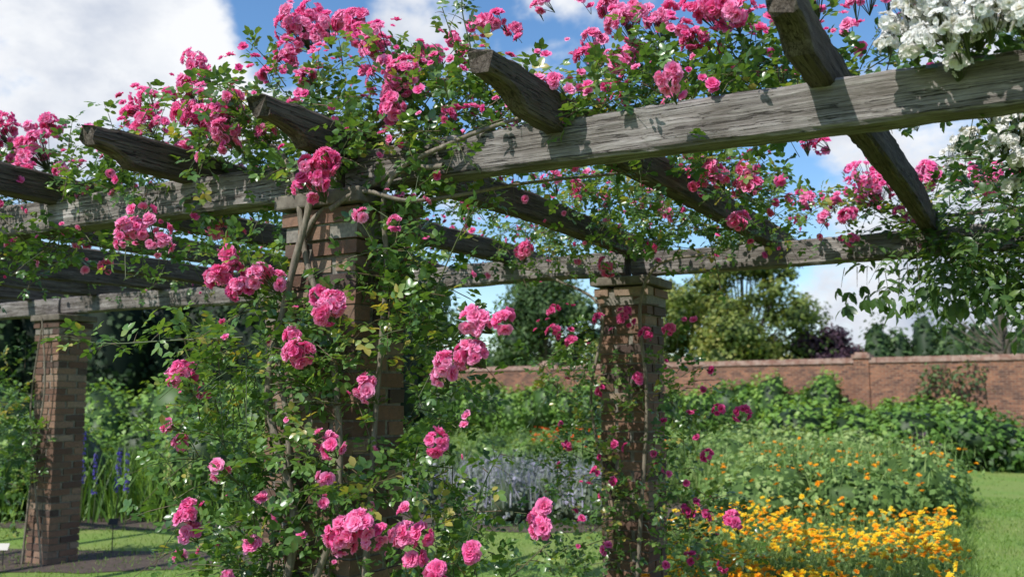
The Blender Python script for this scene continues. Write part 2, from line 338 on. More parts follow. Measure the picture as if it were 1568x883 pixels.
mainblobs=[(-2.9,.0,2.68,.5,.35,.2,40),(-2.35,0,2.66,.6,.4,.22,50),(-1.6,.05,2.72,.5,.38,.24,60),(-1.0,.05,2.78,.45,.4,.3,66),(-.45,.1,2.84,.45,.4,.32,74),(.1,.15,2.86,.42,.38,.3,70),(.5,.2,2.78,.3,.32,.22,40),
 (-1.5,.05,2.4,.8,.22,.1,22),(-2.4,.1,2.36,.5,.2,.1,16),
 (.5,-.04,2.6,.32,.14,.1,22),(.0,-.15,2.55,.3,.18,.1,18)]
canopy=[(.95,.4,2.84,.35,.33,.18,42),(1.35,.45,2.86,.35,.33,.2,46),(1.75,.45,2.84,.35,.33,.18,36),(2.1,.6,2.84,.3,.38,.14,20),(.95,.03,2.7,.3,.12,.06,16),(1.5,.1,2.74,.3,.12,.08,12),
 (-1.5,1.4,2.78,1.3,.7,.16,66),(0,1.4,2.78,.8,.7,.16,56),(.75,1.5,2.75,.5,.6,.16,46),(.2,2.4,2.7,.7,.5,.18,70),(-.6,2.9,2.7,.8,.5,.2,60),(.9,2.5,2.7,.6,.5,.18,64),(1.15,1.4,2.66,.3,.4,.18,30),
 (1.9,3.0,2.75,.8,.35,.16,56),(-2,2.9,2.75,1.2,.5,.18,66),(-4.5,3,2.75,1.5,.4,.15,40),(-4,.3,2.7,1.0,.5,.18,40)]
pierblobs=[(-.28,-.2,2.1,.26,.2,.2,22),(.3,-.1,2.15,.18,.22,.28,30),(-.3,-.28,1.75,.3,.22,.25,36),(.12,-.26,1.75,.18,.12,.28,26),(-.34,-.28,1.35,.36,.24,.3,48),(.12,-.3,1.35,.22,.15,.28,32),(-.15,-.28,.95,.42,.22,.28,54),(0,-.3,.5,.5,.3,.35,50),(.45,-.1,1.85,.24,.22,.28,30),(.45,-.12,1.35,.18,.18,.32,20),(.55,-.1,.95,.22,.22,.28,24),(.05,.35,1.4,.35,.15,.9,50)]
canes=[([w_(-.12,-.3,0),w_(-.16,-.26,.6),w_(-.05,-.24,1.1),w_(-.2,-.25,1.6),w_(-.12,-.25,2.0),w_(-.02,-.26,2.3),w_(.02,-.2,2.55),w_(.1,.1,2.8)],.02,.012),
 ([w_(.1,-.32,0),w_(.02,-.27,.7),w_(.16,-.24,1.2),w_(.1,-.22,1.8),w_(-.04,-.22,2.15),w_(-.14,-.2,2.5),w_(-.4,-.1,2.72),w_(-1,0,2.8)],.017,.009),
 ([w_(.24,-.2,0),w_(.26,-.2,.8),w_(.24,-.12,1.5),w_(.27,-.1,2.1),w_(.3,-.14,2.45),w_(.6,-.1,2.6),w_(1.0,.1,2.75)],.014,.008),
 ([w_(-.1,-.27,.4),w_(-.18,-.24,.9),w_(-.1,-.23,1.35),w_(-.16,-.23,1.85),w_(-.05,-.2,2.3),w_(.15,-.16,2.42),w_(.35,-.13,2.5),w_(.55,-.12,2.5)],.013,.012),
 ([w_(.1,-.25,2.35),w_(.22,-.2,2.42),w_(.42,-.1,2.38),w_(.7,.3,2.5),w_(.9,.8,2.62)],.011,.006)]
sh1=[w_(.53,.2,2.9),w_(.5,.15,3.1),w_(.48,.12,3.28),w_(.56,.1,3.45)]
sh1b=[w_(.45,.2,2.9),w_(.40,.2,3.1),w_(.36,.15,3.28)]
sh2=[w_(-.3,-.3,1.85),w_(-.55,-.42,1.84),w_(-.85,-.5,1.83),w_(-1.15,-.5,1.86)]
sh3=[w_(.45,-.2,.75),w_(.72,-.25,1.05),w_(.8,-.22,1.3),w_(.86,-.2,1.42)]
sh4=[w_(.45,-.1,1.9),w_(.6,-.1,2.2),w_(.7,-.1,2.35)]
sh5=[w_(.5,-.15,1.0),w_(.8,-.15,.95),w_(1.0,-.1,1.1)]
sh6=[w_(1.1,.2,2.75),w_(1.2,.25,2.55),w_(1.22,.28,2.38)]
sh7=[w_(.7,2.6,2.7),w_(.8,2.5,2.5),w_(.86,2.45,2.25)]
sh8=[w_(-1.1,-.05,2.6),w_(-1.2,-.15,2.35),w_(-1.15,-.2,2.15)]
pinkrose=rose('climbing_rose',mainblobs+canopy+pierblobs,canes=canes,shoots=[(sh1,.04,9),(sh1b,.035,7),(sh2,.045,18),(sh3,.035,16),(sh4,.035,9),(sh5,.035,10),(sh6,.035,8),(sh7,.035,8),(sh8,.035,9)])
bk=[(-.38,2.8,1.85,.22,.2,.35,24),(-.35,2.8,1.25,.22,.2,.4,26),(-.3,2.75,.6,.28,.25,.4,30),(.05,2.8,1.2,.14,.08,.8,28),(.4,2.85,1.6,.2,.2,.4,20),(.5,2.8,1.05,.25,.2,.4,26),(.6,2.75,.55,.3,.25,.35,32),(-.45,3.3,1.5,.2,.2,.6,20)]
c2=[([w_(.1,2.85,0),w_(.15,2.88,.8),w_(.2,2.9,1.6),w_(.16,2.9,2.2),w_(.3,2.9,2.5),w_(.7,2.95,2.56),w_(1.1,3.0,2.7)],.014,.009),([w_(-.15,2.88,0),w_(-.1,2.9,.9),w_(-.2,2.88,1.6),w_(-.12,2.9,2.2),w_(-.5,2.95,2.45),w_(-.9,3,2.6)],.013,.008)]
backrose=rose('climbing_rose.001',bk,leaf=.042,nl=5,canes=c2)
c3=[([w_(-6.3,2.9,0),w_(-6.25,2.92,.9),w_(-6.1,2.9,1.7),w_(-6.2,2.9,2.4)],.012,.008),([w_(-6.0,2.9,0),w_(-6.15,2.9,.7),w_(-6.3,2.9,1.5),w_(-6.2,2.9,2.3)],.01,.007)]
leftrose=rose('climbing_rose.002',[(-6.5,2.95,1.5,.3,.25,.6,30),(-6.6,2.9,.8,.35,.3,.6,30),(-6.15,2.85,1.2,.15,.1,.7,10)],leaf=.05,nl=5,canes=c3)
whiterose=rose('white_rambling_rose',[(2.5,.15,2.66,.3,.2,.06,22),(2.8,.1,2.72,.25,.3,.1,28),(2.75,.9,2.64,.35,.5,.15,36),(2.6,1.8,2.6,.4,.5,.14,36),(2.5,1.1,2.55,.2,.3,.2,16)],leaf=.045,nl=5,mats=(M_dleaf,M_stem),canes=[([w_(3.2,-.25,0),w_(3.1,-.25,1.3),w_(3.05,-.2,2.4),w_(2.6,0,2.75),w_(2.2,.3,2.8)],.015,.008)])
e=empty('wisteria'); B=Batch()
blobsprays(B,[(2.2,3.05,2.5,.5,.25,.12,34),(2.9,2.95,2.48,.55,.3,.2,66),(3.6,2.8,2.45,.6,.4,.3,56)],.085,5,(.15,.35),.5,tmpl=LONGLEAF,nleaflet=7,hang=.35,droop=.5)
P=np.array([w_(x,2.95+rng.uniform(-.08,.08),2.42-rng.uniform(0,.08)) for x in np.linspace(1.5,2.5,18)])
sprays(B,P,np.tile(-UP,(18,1))+rng.normal(0,.15,(18,3)),np.full(18,.1),2,.09,tmpl=leafT(.28,.06,.2),nleaflet=3,hang=1.6)
B.finish('foliage',[M_dleaf,M_stem],e)
B=Batch(); tube(B,catmull([w_(3.35,2.9,0),w_(3.3,2.9,1.2),w_(3.25,2.9,2.3),w_(2.8,3.0,2.66),w_(2.0,3.1,2.7)],8),.025,.012,8,0,.5,.1); B.finish('stem',[M_cane],e)
# ---------------------------------------------------------------- flower clusters  t,s,z (cm), r(mm)
Pk='''-255,10,307,112;-210,0,288,112;-212,10,305,79;-169,-10,271,46;-241,0,282,43;-239,0,254,50;-149,20,311,96;-118,20,313,100;-120,30,328,86;-53,-20,281,92;-41,-25,269,73;-82,-35,232,100;-37,-10,274,46;-99,0,277,50;-143,30,320,49;-56,20,320,79;-53,30,336,112;-49,40,343,98;-22,0,296,52;-17,30,329,108;-2,30,316,91;28,0,291,104;17,30,315,74;27,30,310,53;13,-35,243,97;18,-30,250,56;-94,20,243,58;-177,20,230,42;-214,10,234,35;31,40,320,45;38,50,329,61;48,50,330,54;108,-10,272,43;99,30,297,48;117,20,287,56;113,40,311,95;122,50,311,82;103,40,318,55;78,40,329,45;151,-15,263,60;141,40,301,65;156,20,306,85;164,20,298,60;152,30,305,75;190,30,303,84;205,50,307,61;212,50,303,44;121,120,272,87;124,120,265,62;137,130,261,87;136,120,240,67;153,180,289,74;131,220,279,44;168,300,286,161;155,280,268,71;183,300,283,99;131,290,280,74;206,260,286,81;231,260,274,100;-8,120,265,64;37,80,270,47;23,150,275,58;40,150,270,53;43,140,280,49;34,200,272,58;54,230,275,48;-25,80,257,47;-25,200,249,73;6,260,245,69;51,0,270,40;-34,-30,208,76;-23,-30,205,58;-12,-30,207,74;-32,-30,216,49;-26,-30,201,43;28,-40,193,68;22,-40,199,34;13,-40,177,69;13,-40,183,44;-49,-40,168,74;-44,-30,161,32;-58,-35,151,43;-52,-35,140,37;35,-30,226,35;43,-20,226,30;38,-30,163,61;28,-40,143,53;26,-40,148,24;26,-40,132,38;-19,-40,131,46;-15,-30,121,26;-41,-40,115,65;-41,-40,108,52;-45,-40,100,31;-3,-40,106,49;-19,-40,94,30;45,-50,114,74;54,-50,118,62;57,-45,113,40;60,-30,110,56;63,-30,117,46;56,-30,121,28;74,-30,102,57;81,-30,108,45;58,-30,103,46;81,-20,189,71;92,-20,189,51;78,-20,177,78;69,-30,169,65;71,-30,145,55;67,-10,153,29;92,0,117,38;96,0,114,52;97,0,121,33;-33,260,204,61;-31,260,217,53;-23,270,195,53;-8,280,215,53;11,280,215,87;27,280,205,60;43,280,205,51;53,290,211,34;22,280,174,39;65,290,179,34;-9,280,165,40;-36,280,145,36;-29,280,129,40;0,280,130,43;9,280,127,39;32,280,124,42;59,280,135,37;65,280,123,50;84,280,152,74;72,280,154,50;4,280,105,52;53,270,95,57;88,260,85,78;56,270,60,49;80,260,63,47;1,270,68,51;-12,280,112,39;-39,280,116,36;69,270,86,48'''
Pw='219,0,271,56;233,0,275,92;239,0,277,81;244,0,268,80;252,-10,268,62;227,0,272,66;242,-10,260,46;253,0,279,64;230,-10,266,50;237,-12,264,54;248,-12,264,54;257,-12,264,60;209,160,287,68;244,100,268,84;250,100,261,72;246,90,255,56;250,90,249,64;248,95,240,50;243,105,275,60;219,200,274,49;230,150,270,60;262,0,280,80;270,0,272,80;262,-10,265,60'
def clusters(B,S,br,tmpls,dens=1.,mi=0,push=.05,stems=True,sat=0.):
    E=[[float(x) for x in e.split(',')] for e in S.split(';')]
    ex=[]
    for t,s,z,r in E:
        for rep in (1.,.5):
            if z>258 and r>40 and rng.random()<sat*rep:
                a=rng.uniform(0,6.28); ex.append([t+math.cos(a)*r*.17,s+rng.uniform(-5,15),z+math.sin(a)*r*.11-2,r*rng.uniform(.4,.75)])
    for t,s,z,r in E+ex:
        c=W(t/100,s/100,z/100)-ES*push+UP*(.015 if z>255 else 0); r=r/1000
        n=max(1,int(dens*(max(r-br*.35,.01)/br)**2*3.2)+1)
        if n<=2: O=c+rng.normal(0,.012,(n,3)); nd=norm(norm(UP*.4+SUN*.4-ES*.7)[None]+rng.normal(0,.3,(n,3)))
        else:
            k=max(1,int(n/7)); sub=rng.normal(0,.33*r,(k,3)); pick=rng.integers(0,k,n)
            nd=norm(rng.normal(0,.8,(n,3))+(-ES*.6+UP*.45)[None]); O=c+sub[pick]+nd*(r*(.6 if k>1 else .7))
            nd=norm(nd+rng.normal(0,.2,(n,3)))
        sz=br*rng.uniform(.6,1.15,n); tsel=rng.integers(0,len(tmpls),n)
        tone=np.clip(rng.normal(.5,.3,n)+rng.normal(0,.15),0,1)
        M=frame(norm(np.cross(nd,rng.normal(0,1,(n,3)))),nd)
        for k in range(len(tmpls)):
            q=tsel==k
            if q.any(): B.add(tmpls[k],M[q]*sz[q][:,None,None],O[q],tone[q],mi)
        if stems:
            base=c+ES*(r*.7+.02)-UP*(r*.5+.02); d=O-nd*sz[:,None]*.15-base; ln=np.linalg.norm(d,axis=1)
            F=frame(d,np.tile(UP+.013,(n,1)))*np.stack([np.full(n,.0015),ln,np.full(n,.0015)],1)[:,None,:]; B.add(TWIG,F,np.tile(base,(n,1)),rng.random(n)*.5,1)
near=[];far=[]
for e in Pk.split(';'):
    (far if float(e.split(',')[1])>=120 else near).append(e)
B=Batch(); clusters(B,';'.join(near),.0285,BLOOM,1.4,sat=1.); B.finish('blooms',[M_pink,M_stem],pinkrose)
B=Batch(); clusters(B,';'.join(e for e in far if float(e.split(',')[2])>220),.029,BLOOML,1.2,sat=.9); B.finish('canopy_blooms',[M_pink,M_stem],pinkrose)
B=Batch(); clusters(B,';'.join(e for e in far if float(e.split(',')[2])<=220),.03,BLOOML,.8); B.finish('blooms',[M_deep,M_stem],backrose)
B=Batch(); clusters(B,Pw,.021,BLOOMW,1.5,push=.14,sat=.9); B.finish('blooms',[M_white,M_stem],whiterose)
def scatter(blobs,frac,name,mat,par,br=.024):
    B=Batch()
    for (t,s,z,rt,rs,rz,n) in blobs:
        n=max(1,int(n*frac)); u=norm(rng.normal(0,1,(n,3))); u[:,2]=np.where(rng.random(n)<.6,np.abs(u[:,2]),u[:,2])
        O=W(t,s,z)+ET*u[:,:1]*rt*1.1+ES*u[:,1:2]*rs*1.1+UP*u[:,2:]*(rz*1.1+.05); nd=norm(u+UP*.4-ES*.2+rng.normal(0,.3,(n,3)))
        M=frame(norm(np.cross(nd,rng.normal(0,1,(n,3)))),nd); sz=br*rng.uniform(.4,1.1,n)
        for k in range(3):
            q=rng.integers(0,3,n)==k
            if q.any(): B.add(BLOOML[k],M[q]*sz[q][:,None,None],O[q],rng.random(q.sum()),0)
    B.finish(name,[mat],par)
scatter(mainblobs+canopy,1.,'small_blooms',M_pink,pinkrose,.026); scatter(mainblobs+canopy,.3,'deep_blooms',M_deep,pinkrose,.022); scatter(pierblobs,.2,'small_blooms',M_pink,pinkrose); scatter(bk,.35,'small_blooms',M_deep,backrose,.026)
# ---------------------------------------------------------------- ground
m,N,o=newmat('lawn'); geo=N.add('ShaderNodeNewGeometry'); P_=geo.outputs['Position']
a=N.add('ShaderNodeTexNoise',{'Vector':P_,'Scale':.6,'Detail':6.,'Roughness':.65}); b=N.add('ShaderNodeTexNoise',{'Vector':P_,'Scale':22.,'Detail':8.,'Roughness':.75})
c=N.ramp(b.outputs[0],[(.3,(.08,.15,.022)),(.55,(.17,.29,.05)),(.75,(.25,.38,.085))]); c=N.mix(N.mrange(a.outputs[0],.38,.62,0.,.7),c,(.24,.27,.08))
bp=N.add('ShaderNodeBump',{'Height':b.outputs[0],'Strength':.8,'Distance':.03})
N.l.new(N.add('ShaderNodeBsdfPrincipled',{'Base Color':c,'Roughness':.8,'Specular IOR Level':.2,'Normal':bp.outputs[0]}).outputs[0],o.inputs[0]); M_lawn=m
def sheet(name,V,F,mat,z):
    me=bpy.data.meshes.new(name); me.from_pydata([(x,y,z) for x,y in V],[],F); me.materials.append(mat); ob=bpy.data.objects.new(name,me); scene.collection.objects.link(ob); return ob
sheet('ground_lawn',[(-900,-300),(900,-300),(900,1500),(-900,1500)],[(0,1,2,3)],M_lawn,0)
m,N,o=newmat('soil'); geo=N.add('ShaderNodeNewGeometry'); b=N.add('ShaderNodeTexNoise',{'Vector':geo.outputs['Position'],'Scale':14.,'Detail':9.,'Roughness':.75})
bp=N.add('ShaderNodeBump',{'Height':b.outputs[0],'Strength':1.,'Distance':.05})
N.l.new(N.add('ShaderNodeBsdfPrincipled',{'Base Color':N.ramp(b.outputs[0],[(.3,(.045,.032,.024)),(.7,(.16,.115,.085))]),'Roughness':.95,'Normal':bp.outputs[0]}).outputs[0],o.inputs[0]); M_soil=m
def bed(name,pts,z=.006):
    q=catmull([p+(0,) for p in pts]+[pts[0]+(0,)],6)[:-1]; V=[(x+random.uniform(-.05,.05),y+random.uniform(-.05,.05)) for x,y,_ in q]; return sheet(name,V,[tuple(range(len(V)))],M_soil,z)
bed('soil_bed',[(1.2,6.),(2.9,6.),(3.9,8.5),(5.0,11),(6.9,15.5),(7.8,19),(5,21),(2.6,14),(1.6,9)])
bed('soil_bed.001',[(-7.5,9.8),(-4.3,9.2),(-2.7,9.6),(-2.4,10.3),(-4.5,10.5),(-8,11)])
bed('soil_bed.002',[(-12,13.2),(-6,12.3),(-2.5,12.3),(-2,15),(-4,20),(-12,21)])
bed('soil_bed.003',[(-1.4,12.4),(.4,11.9),(1.7,12.6),(2.8,16),(1,24),(-2.,22),(-2,15)])
M_blade=leafmat('grass_blade',[(0,(.08,.15,.022)),(.6,(.17,.29,.05)),(1,(.27,.35,.1))],.5,.3)
def blades(B,O,h,wd,lean=.3,mi=0,rnd=None):
    n=len(O); d=norm(UP+rng.normal(0,lean,(n,3))*[1,1,.2]); F=frame(d,norm(rng.normal(0,1,(n,3))))*np.stack([wd,h,h],1)[:,None,:]; B.add(BLADE,F,O,rng.random(n) if rnd is None else rnd,mi)
def flat(n,x0,x1,y0,y1): return np.stack([rng.uniform(x0,x1,n),rng.uniform(y0,y1,n),np.zeros(n)],1)
B=Batch()
for n,x0,x1,y0,y1 in ((18000,3.8,9,8,16),(9000,-7,4,8.3,12.5),(5000,6,16,16,26)):
    O=flat(n,x0,x1,y0,y1); blades(B,O,rng.uniform(.025,.06,n),rng.uniform(.006,.012,n),.5)
# ragged tufts along the bed edge
yy=rng.uniform(6,17,2600); O=np.stack([.46*yy-.02+rng.normal(0,.06,2600),yy,np.zeros(2600)],1); blades(B,O,rng.uniform(.05,.13,2600),rng.uniform(.006,.012,2600),.5)
B.finish('grass',[M_blade])
# ---------------------------------------------------------------- brick garden wall
wx0,wx1=-16.,27.; wy=lambda x:41.4-.739*x
p0=np.array([wx0,wy(wx0)]); p1=np.array([wx1,wy(wx1)]); WL=float(np.linalg.norm(p1-p0)); wang=math.atan2(p1[1]-p0[1],p1[0]-p0[0])
m,N,o=newmat('wall_brick'); tcx=N.add('ShaderNodeTexCoord'); sx=N.add('ShaderNodeSeparateXYZ',{0:tcx.outputs['Object']}); cb=N.add('ShaderNodeCombineXYZ',{0:N.math('ADD',sx.outputs[0],sx.outputs[1]),1:sx.outputs[2]})
bk_=N.add('ShaderNodeTexBrick',{'Vector':cb.outputs[0],'Color1':(.11,.04,.026,1),'Color2':(.36,.145,.075,1),'Mortar':(.27,.19,.135,1),'Scale':1.,'Mortar Size':.010,'Brick Width':.225,'Row Height':.075,'Bias':-.05})
n1=N.add('ShaderNodeTexNoise',{'Vector':cb.outputs[0],'Scale':1.3,'Detail':7.,'Roughness':.7}); n2=N.add('ShaderNodeTexNoise',{'Vector':cb.outputs[0],'Scale':7.,'Detail':5.})
c=N.mix(N.mrange(n1.outputs[0],.47,.65,0.,.6),bk_.outputs[0],(.075,.05,.042)); c=N.mix(N.mrange(n2.outputs[0],.54,.7,0.,.5),c,(.42,.22,.12))
bp=N.add('ShaderNodeBump',{'Height':bk_.outputs[1],'Strength':.5,'Distance':.01}); bp.invert=True
N.l.new(N.add('ShaderNodeBsdfPrincipled',{'Base Color':c,'Roughness':.9,'Normal':bp.outputs[0]}).outputs[0],o.inputs[0]); M_wall=m
m,N,o=newmat('coping'); tcx=N.add('ShaderNodeTexCoord'); n1=N.add('ShaderNodeTexNoise',{'Vector':tcx.outputs['Object'],'Scale':5.,'Detail':6.}); N.l.new(N.add('ShaderNodeBsdfPrincipled',{'Base Color':N.ramp(n1.outputs[0],[(.35,(.24,.12,.085)),(.7,(.42,.30,.24))]),'Roughness':.9}).outputs[0],o.inputs[0]); M_cop=m
wall=empty('brick_garden_wall'); B=Batch(); B.raw(boxv(WL/2,0,1.4,WL,.34,2.8),BOX)
B.raw(boxv(WL/2,0,.15,WL,.46,.3),BOX)
for k in range(9):
    x=2.6+k*6.4
    B.raw(boxv(x,-.02,1.46,.5,.42,2.92),BOX)
ob=B.finish('wall_body',[M_wall],wall,False); ob.location=(p0[0],p0[1],0); ob.rotation_euler=(0,0,wang)
B=Batch(); r=random.Random(3)
x=0
while x<WL:
    B.raw(boxv(x+.145,0,2.85,.285,.44,.1,.006,r),BOX); B.raw(boxv(x+.145,0,2.94,.28,.34,.08,.006,r),BOX); x+=.29
for k in range(9):
    x=2.6+k*6.4; B.raw(boxv(x,-.02,3.02,.6,.52,.12,.01,r),BOX); B.raw(boxv(x,-.02,3.12,.42,.36,.08,.01,r),BOX)
ob=B.finish('coping',[M_cop],wall,False); ob.location=(p0[0],p0[1],0); ob.rotation_euler=(0,0,wang)
# ---------------------------------------------------------------- leafy masses
def mass(B,blobs,size,core=.8,tmpl=DIA,mi=0,lump=.2,upb=.35,tone=0.):
    for (x,y,z,rx,ry,rz,n) in blobs:
        u=norm(rng.normal(0,1,(n,3))); k=rng.normal(0,3,(3,3)); ph=rng.uniform(0,6,3)
        f=1+lump*(np.sin(u@k[0]+ph[0])+np.sin(u@k[1]*1.7+ph[1])+np.sin(u@k[2]*2.6+ph[2]))/2
        rr=f*(1-np.abs(rng.normal(0,.13,n))); c=np.array([x,y,z]); rad=np.array([rx,ry,rz]); O=c+u*rr[:,None]*rad; O[:,2]=np.maximum(O[:,2],.03)
        nd=norm(u+UP*upb+rng.normal(0,.5,(n,3))); d=norm(np.cross(nd,rng.normal(0,1,(n,3)))-UP*.2)
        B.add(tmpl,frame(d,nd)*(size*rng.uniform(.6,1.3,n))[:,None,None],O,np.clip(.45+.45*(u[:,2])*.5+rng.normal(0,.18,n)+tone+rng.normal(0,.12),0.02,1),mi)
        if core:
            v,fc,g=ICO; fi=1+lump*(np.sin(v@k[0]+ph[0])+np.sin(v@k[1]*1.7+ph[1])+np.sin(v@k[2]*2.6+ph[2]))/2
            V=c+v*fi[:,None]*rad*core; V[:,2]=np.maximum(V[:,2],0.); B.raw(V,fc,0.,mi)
M_hedge=leafmat('hedge_leaf',[(0,(.02,.045,.01)),(.3,(.085,.18,.03)),(.65,(.17,.31,.05)),(1,(.27,.40,.08))],.5,.28,.4,scale=.8)
M_yew=leafmat('yew_leaf',[(0,(.006,.014,.006)),(.5,(.022,.046,.015)),(1,(.055,.1,.028))],.6,.1,.2,scale=.6)
M_tree=leafmat('tree_leaf',[(0,(.04,.07,.02)),(.35,(.11,.16,.035)),(.7,(.21,.25,.055)),(1,(.35,.33,.1))],.55,.3,.3,scale=.4)
M_tree2=leafmat('blue_tree_leaf',[(0,(.025,.05,.018)),(.5,(.07,.13,.04)),(1,(.15,.21,.075))],.55,.25,.3,scale=.4)
M_purple=leafmat('copper_leaf',[(0,(.03,.018,.025)),(.5,(.07,.035,.055)),(1,(.14,.075,.085))],.5,.15,.3,tcol=(1.2,.8,.8))
M_pale=leafmat('pale_leaf',[(0,(.07,.13,.03)),(.5,(.19,.31,.08)),(1,(.36,.45,.16))],.6,.3,.3,tcol=(1.4,1.3,.7))
M_grey=leafmat('lavender_leaf',[(0,(.07,.10,.05)),(.5,(.19,.23,.15)),(.8,(.29,.29,.31)),(1,(.37,.34,.46))],.6,.2,.3,tcol=(1.1,1.1,1.1))
M_peri=leafmat('perennial_leaf',[(0,(.04,.08,.02)),(.5,(.14,.25,.055)),(1,(.28,.37,.11))],.5,.3,.4)
B=Batch(); L_=[]
for x in np.arange(-9,13.6,.75):
    y=wy(x)-1.0-rng.uniform(0,.5); h=1.12+rng.uniform(-.15,.2)- (0.35 if x>11 else 0)
    L_.append((x,y,h*.95,.8,.9,h*1.05,800))
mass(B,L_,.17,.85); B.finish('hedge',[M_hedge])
B=Batch(); L_=[]
for x,z,rx,rz,n in ((14.4,1.9,.9,.8,420),(13.6,1.6,.8,1.2,600),(16.9,2.2,.4,.4,120),(17.9,1.6,.8,1.2,500),(20,1.4,1.4,1.2,700),(15.2,.5,.5,.5,200)):
    L_.append((x,wy(x)-.35,z,rx,.28,rz,n))
mass(B,L_,.13,0.); B.finish('wall_climber',[M_tree2])
B=Batch(); mass(B,[(x,wy(x)-2.2+rng.uniform(-.1,.1),.3,.6,.5,.42,420) for x in np.arange(14,20,.7)],.1,.85); B.finish('box_hedge',[M_tree2])
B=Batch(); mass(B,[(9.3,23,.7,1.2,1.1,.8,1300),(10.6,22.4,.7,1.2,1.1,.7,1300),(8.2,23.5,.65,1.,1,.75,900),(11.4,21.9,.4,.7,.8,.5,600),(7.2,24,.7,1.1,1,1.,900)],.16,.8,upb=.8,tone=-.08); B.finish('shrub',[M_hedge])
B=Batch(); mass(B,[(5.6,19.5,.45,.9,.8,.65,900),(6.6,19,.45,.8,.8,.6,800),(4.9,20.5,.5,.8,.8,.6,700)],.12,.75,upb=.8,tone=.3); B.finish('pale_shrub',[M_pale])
B=Batch(); mass(B,[(7.4,17.8,.4,.55,.5,.55,600)],.1,.75); B.finish('purple_shrub',[M_purple])
# ---------------------------------------------------------------- flower beds
def heads(B,O,br,mi,up=.9):
    n=len(O); nd=norm(UP*up+SUN*.6+rng.normal(0,.45,(n,3))); M=frame(norm(np.cross(nd,rng.normal(0,1,(n,3)))),nd); sz=br*rng.uniform(.6,1.2,n); k=rng.integers(0,4,n)
    for i in range(4):
        q=k==i; B.add(DAISY[i],M[q]*sz[q][:,None,None],O[q],rng.random(q.sum()),mi)
def bedpts(n,y0,y1,xl,xr):
    y=rng.uniform(y0,y1,n); f=rng.random(n); x=xl(y)+(xr(y)-xl(y))*f; return np.stack([x,y,np.zeros(n)],1)
B=Batch()
xl=lambda y:.13*y+0*y; xr=lambda y:.46*y-.1+.12*np.sin(y*2)
def hz(O): return .36+.09*np.sin(O[:,0]*2.2+1)*np.cos(O[:,1]*1.7)
O=bedpts(17000,5.6,10.9,xl,xr); hgt=hz(O)*rng.uniform(.5,1.25,len(O)); blades(B,O,hgt,rng.uniform(.004,.011,len(O)),.28,0)
O2=bedpts(8000,5.6,10.9,xl,xr); O2[:,2]=hz(O2)*rng.uniform(.3,1.05,len(O2)); nd=norm(UP+rng.normal(0,.6,(8000,3))); B.add(DIA,frame(norm(rng.normal(0,1,(8000,3))),nd)*rng.uniform(.03,.055,8000)[:,None,None],O2,rng.random(8000),0)
O3=bedpts(1800,5.6,10.8,xl,xr); cl=np.sin(O3[:,0]*3.1+O3[:,1]*1.3)+np.sin(O3[:,1]*2.7-O3[:,0]); O3=O3[(cl>-.5)|(rng.random(len(cl))<.35)]; O3[:,2]=hz(O3)+rng.uniform(-.06,.14,len(O3))
k=int(len(O3)*.45); heads(B,O3[:k],.030,1); heads(B,O3[k:],.030,2); B.finish('marigold_bed',[M_pale,M_orange,M_yellow],None)
B=Batch(); bl=[]
for i in range(34):
    y=rng.uniform(11.6,15.2); x=y*rng.uniform(.24,.44); bl.append((x,y,.38,.62,.6,.38+.22*rng.random(),650))
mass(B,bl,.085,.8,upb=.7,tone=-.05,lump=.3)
O=[]
for b_ in bl:
    n=7; u=norm(rng.normal(0,1,(n,3))); u[:,2]=np.abs(u[:,2])+.2; O.append(np.array(b_[:3])+norm(u)*np.array(b_[3:6])*1.15)
    O4=np.array(b_[:3])+norm(u)*np.array(b_[3:6])*.9; blades(B,np.repeat(O4,4,0)+rng.normal(0,.08,(n*4,3)),rng.uniform(.15,.35,n*4),rng.uniform(.01,.02,n*4),.3)
heads(B,np.concatenate(O),.035,1); B.finish('orange_perennials',[M_pale,M_orange])
B=Batch(); bl=[(x,y,.25,.45,.45,.35+.15*rng.random(),420) for x,y in zip(rng.uniform(-1.6,1.2,16),rng.uniform(12.8,16,16))]; mass(B,bl,.07,.75,upb=.6)
for b_ in bl:
    n=120; O=np.array(b_[:3])+rng.normal(0,.3,(n,3))*[1,1,0]; O[:,2]=.25; blades(B,O,rng.uniform(.3,.6,n),rng.uniform(.012,.03,n),.25,0,np.clip(rng.normal(.72,.2,n),0,1))
B.finish('lavender',[M_grey])
B=Batch(); mass(B,[(x,y,.3,.6,.6,.4+.3*rng.random(),520) for x,y in zip(rng.uniform(-2.5,5,34),rng.uniform(17,27,34))],.11,.75,upb=.6)
O=flat(5000,-2.5,6.5,16,28); blades(B,O,rng.uniform(.4,1.,5000),rng.uniform(.02,.04,5000),.2,0); B.finish('perennial_border',[M_peri])
B=Batch(); mass(B,[(x,y,.35,.5,.5,.45+.3*rng.random(),450) for x,y in zip(rng.uniform(1.6,4.2,10),rng.uniform(15.5,20,10))],.09,.75,upb=.6); O=flat(2500,1.6,5,15,20); blades(B,O,rng.uniform(.4,1.,2500),rng.uniform(.015,.03,2500),.2); B.finish('tall_perennials',[M_pale])
B=Batch(); mass(B,[(x,y,.5,.7,.6,.55+.5*rng.random(),700) for x,y in zip(rng.uniform(-9,-2.6,22),rng.uniform(13.2,17.5,22))],.1,.78,upb=.5,tone=.1)
O=flat(3500,-9,-2.4,12.8,16); blades(B,O,rng.uniform(.4,1.1,3500),rng.uniform(.02,.035,3500),.2); B.finish('left_border',[M_hedge])
M_blue=petalmat('delphinium_petal',(.05,.03,.3),(.12,.08,.5),(.25,.2,.65)); M_cream=petalmat('verbascum_petal',(.5,.5,.1),(.6,.62,.2),(.7,.7,.35))
M_red=petalmat('crocosmia_petal',(.5,.03,.005),(.75,.08,.01),(.85,.2,.03))
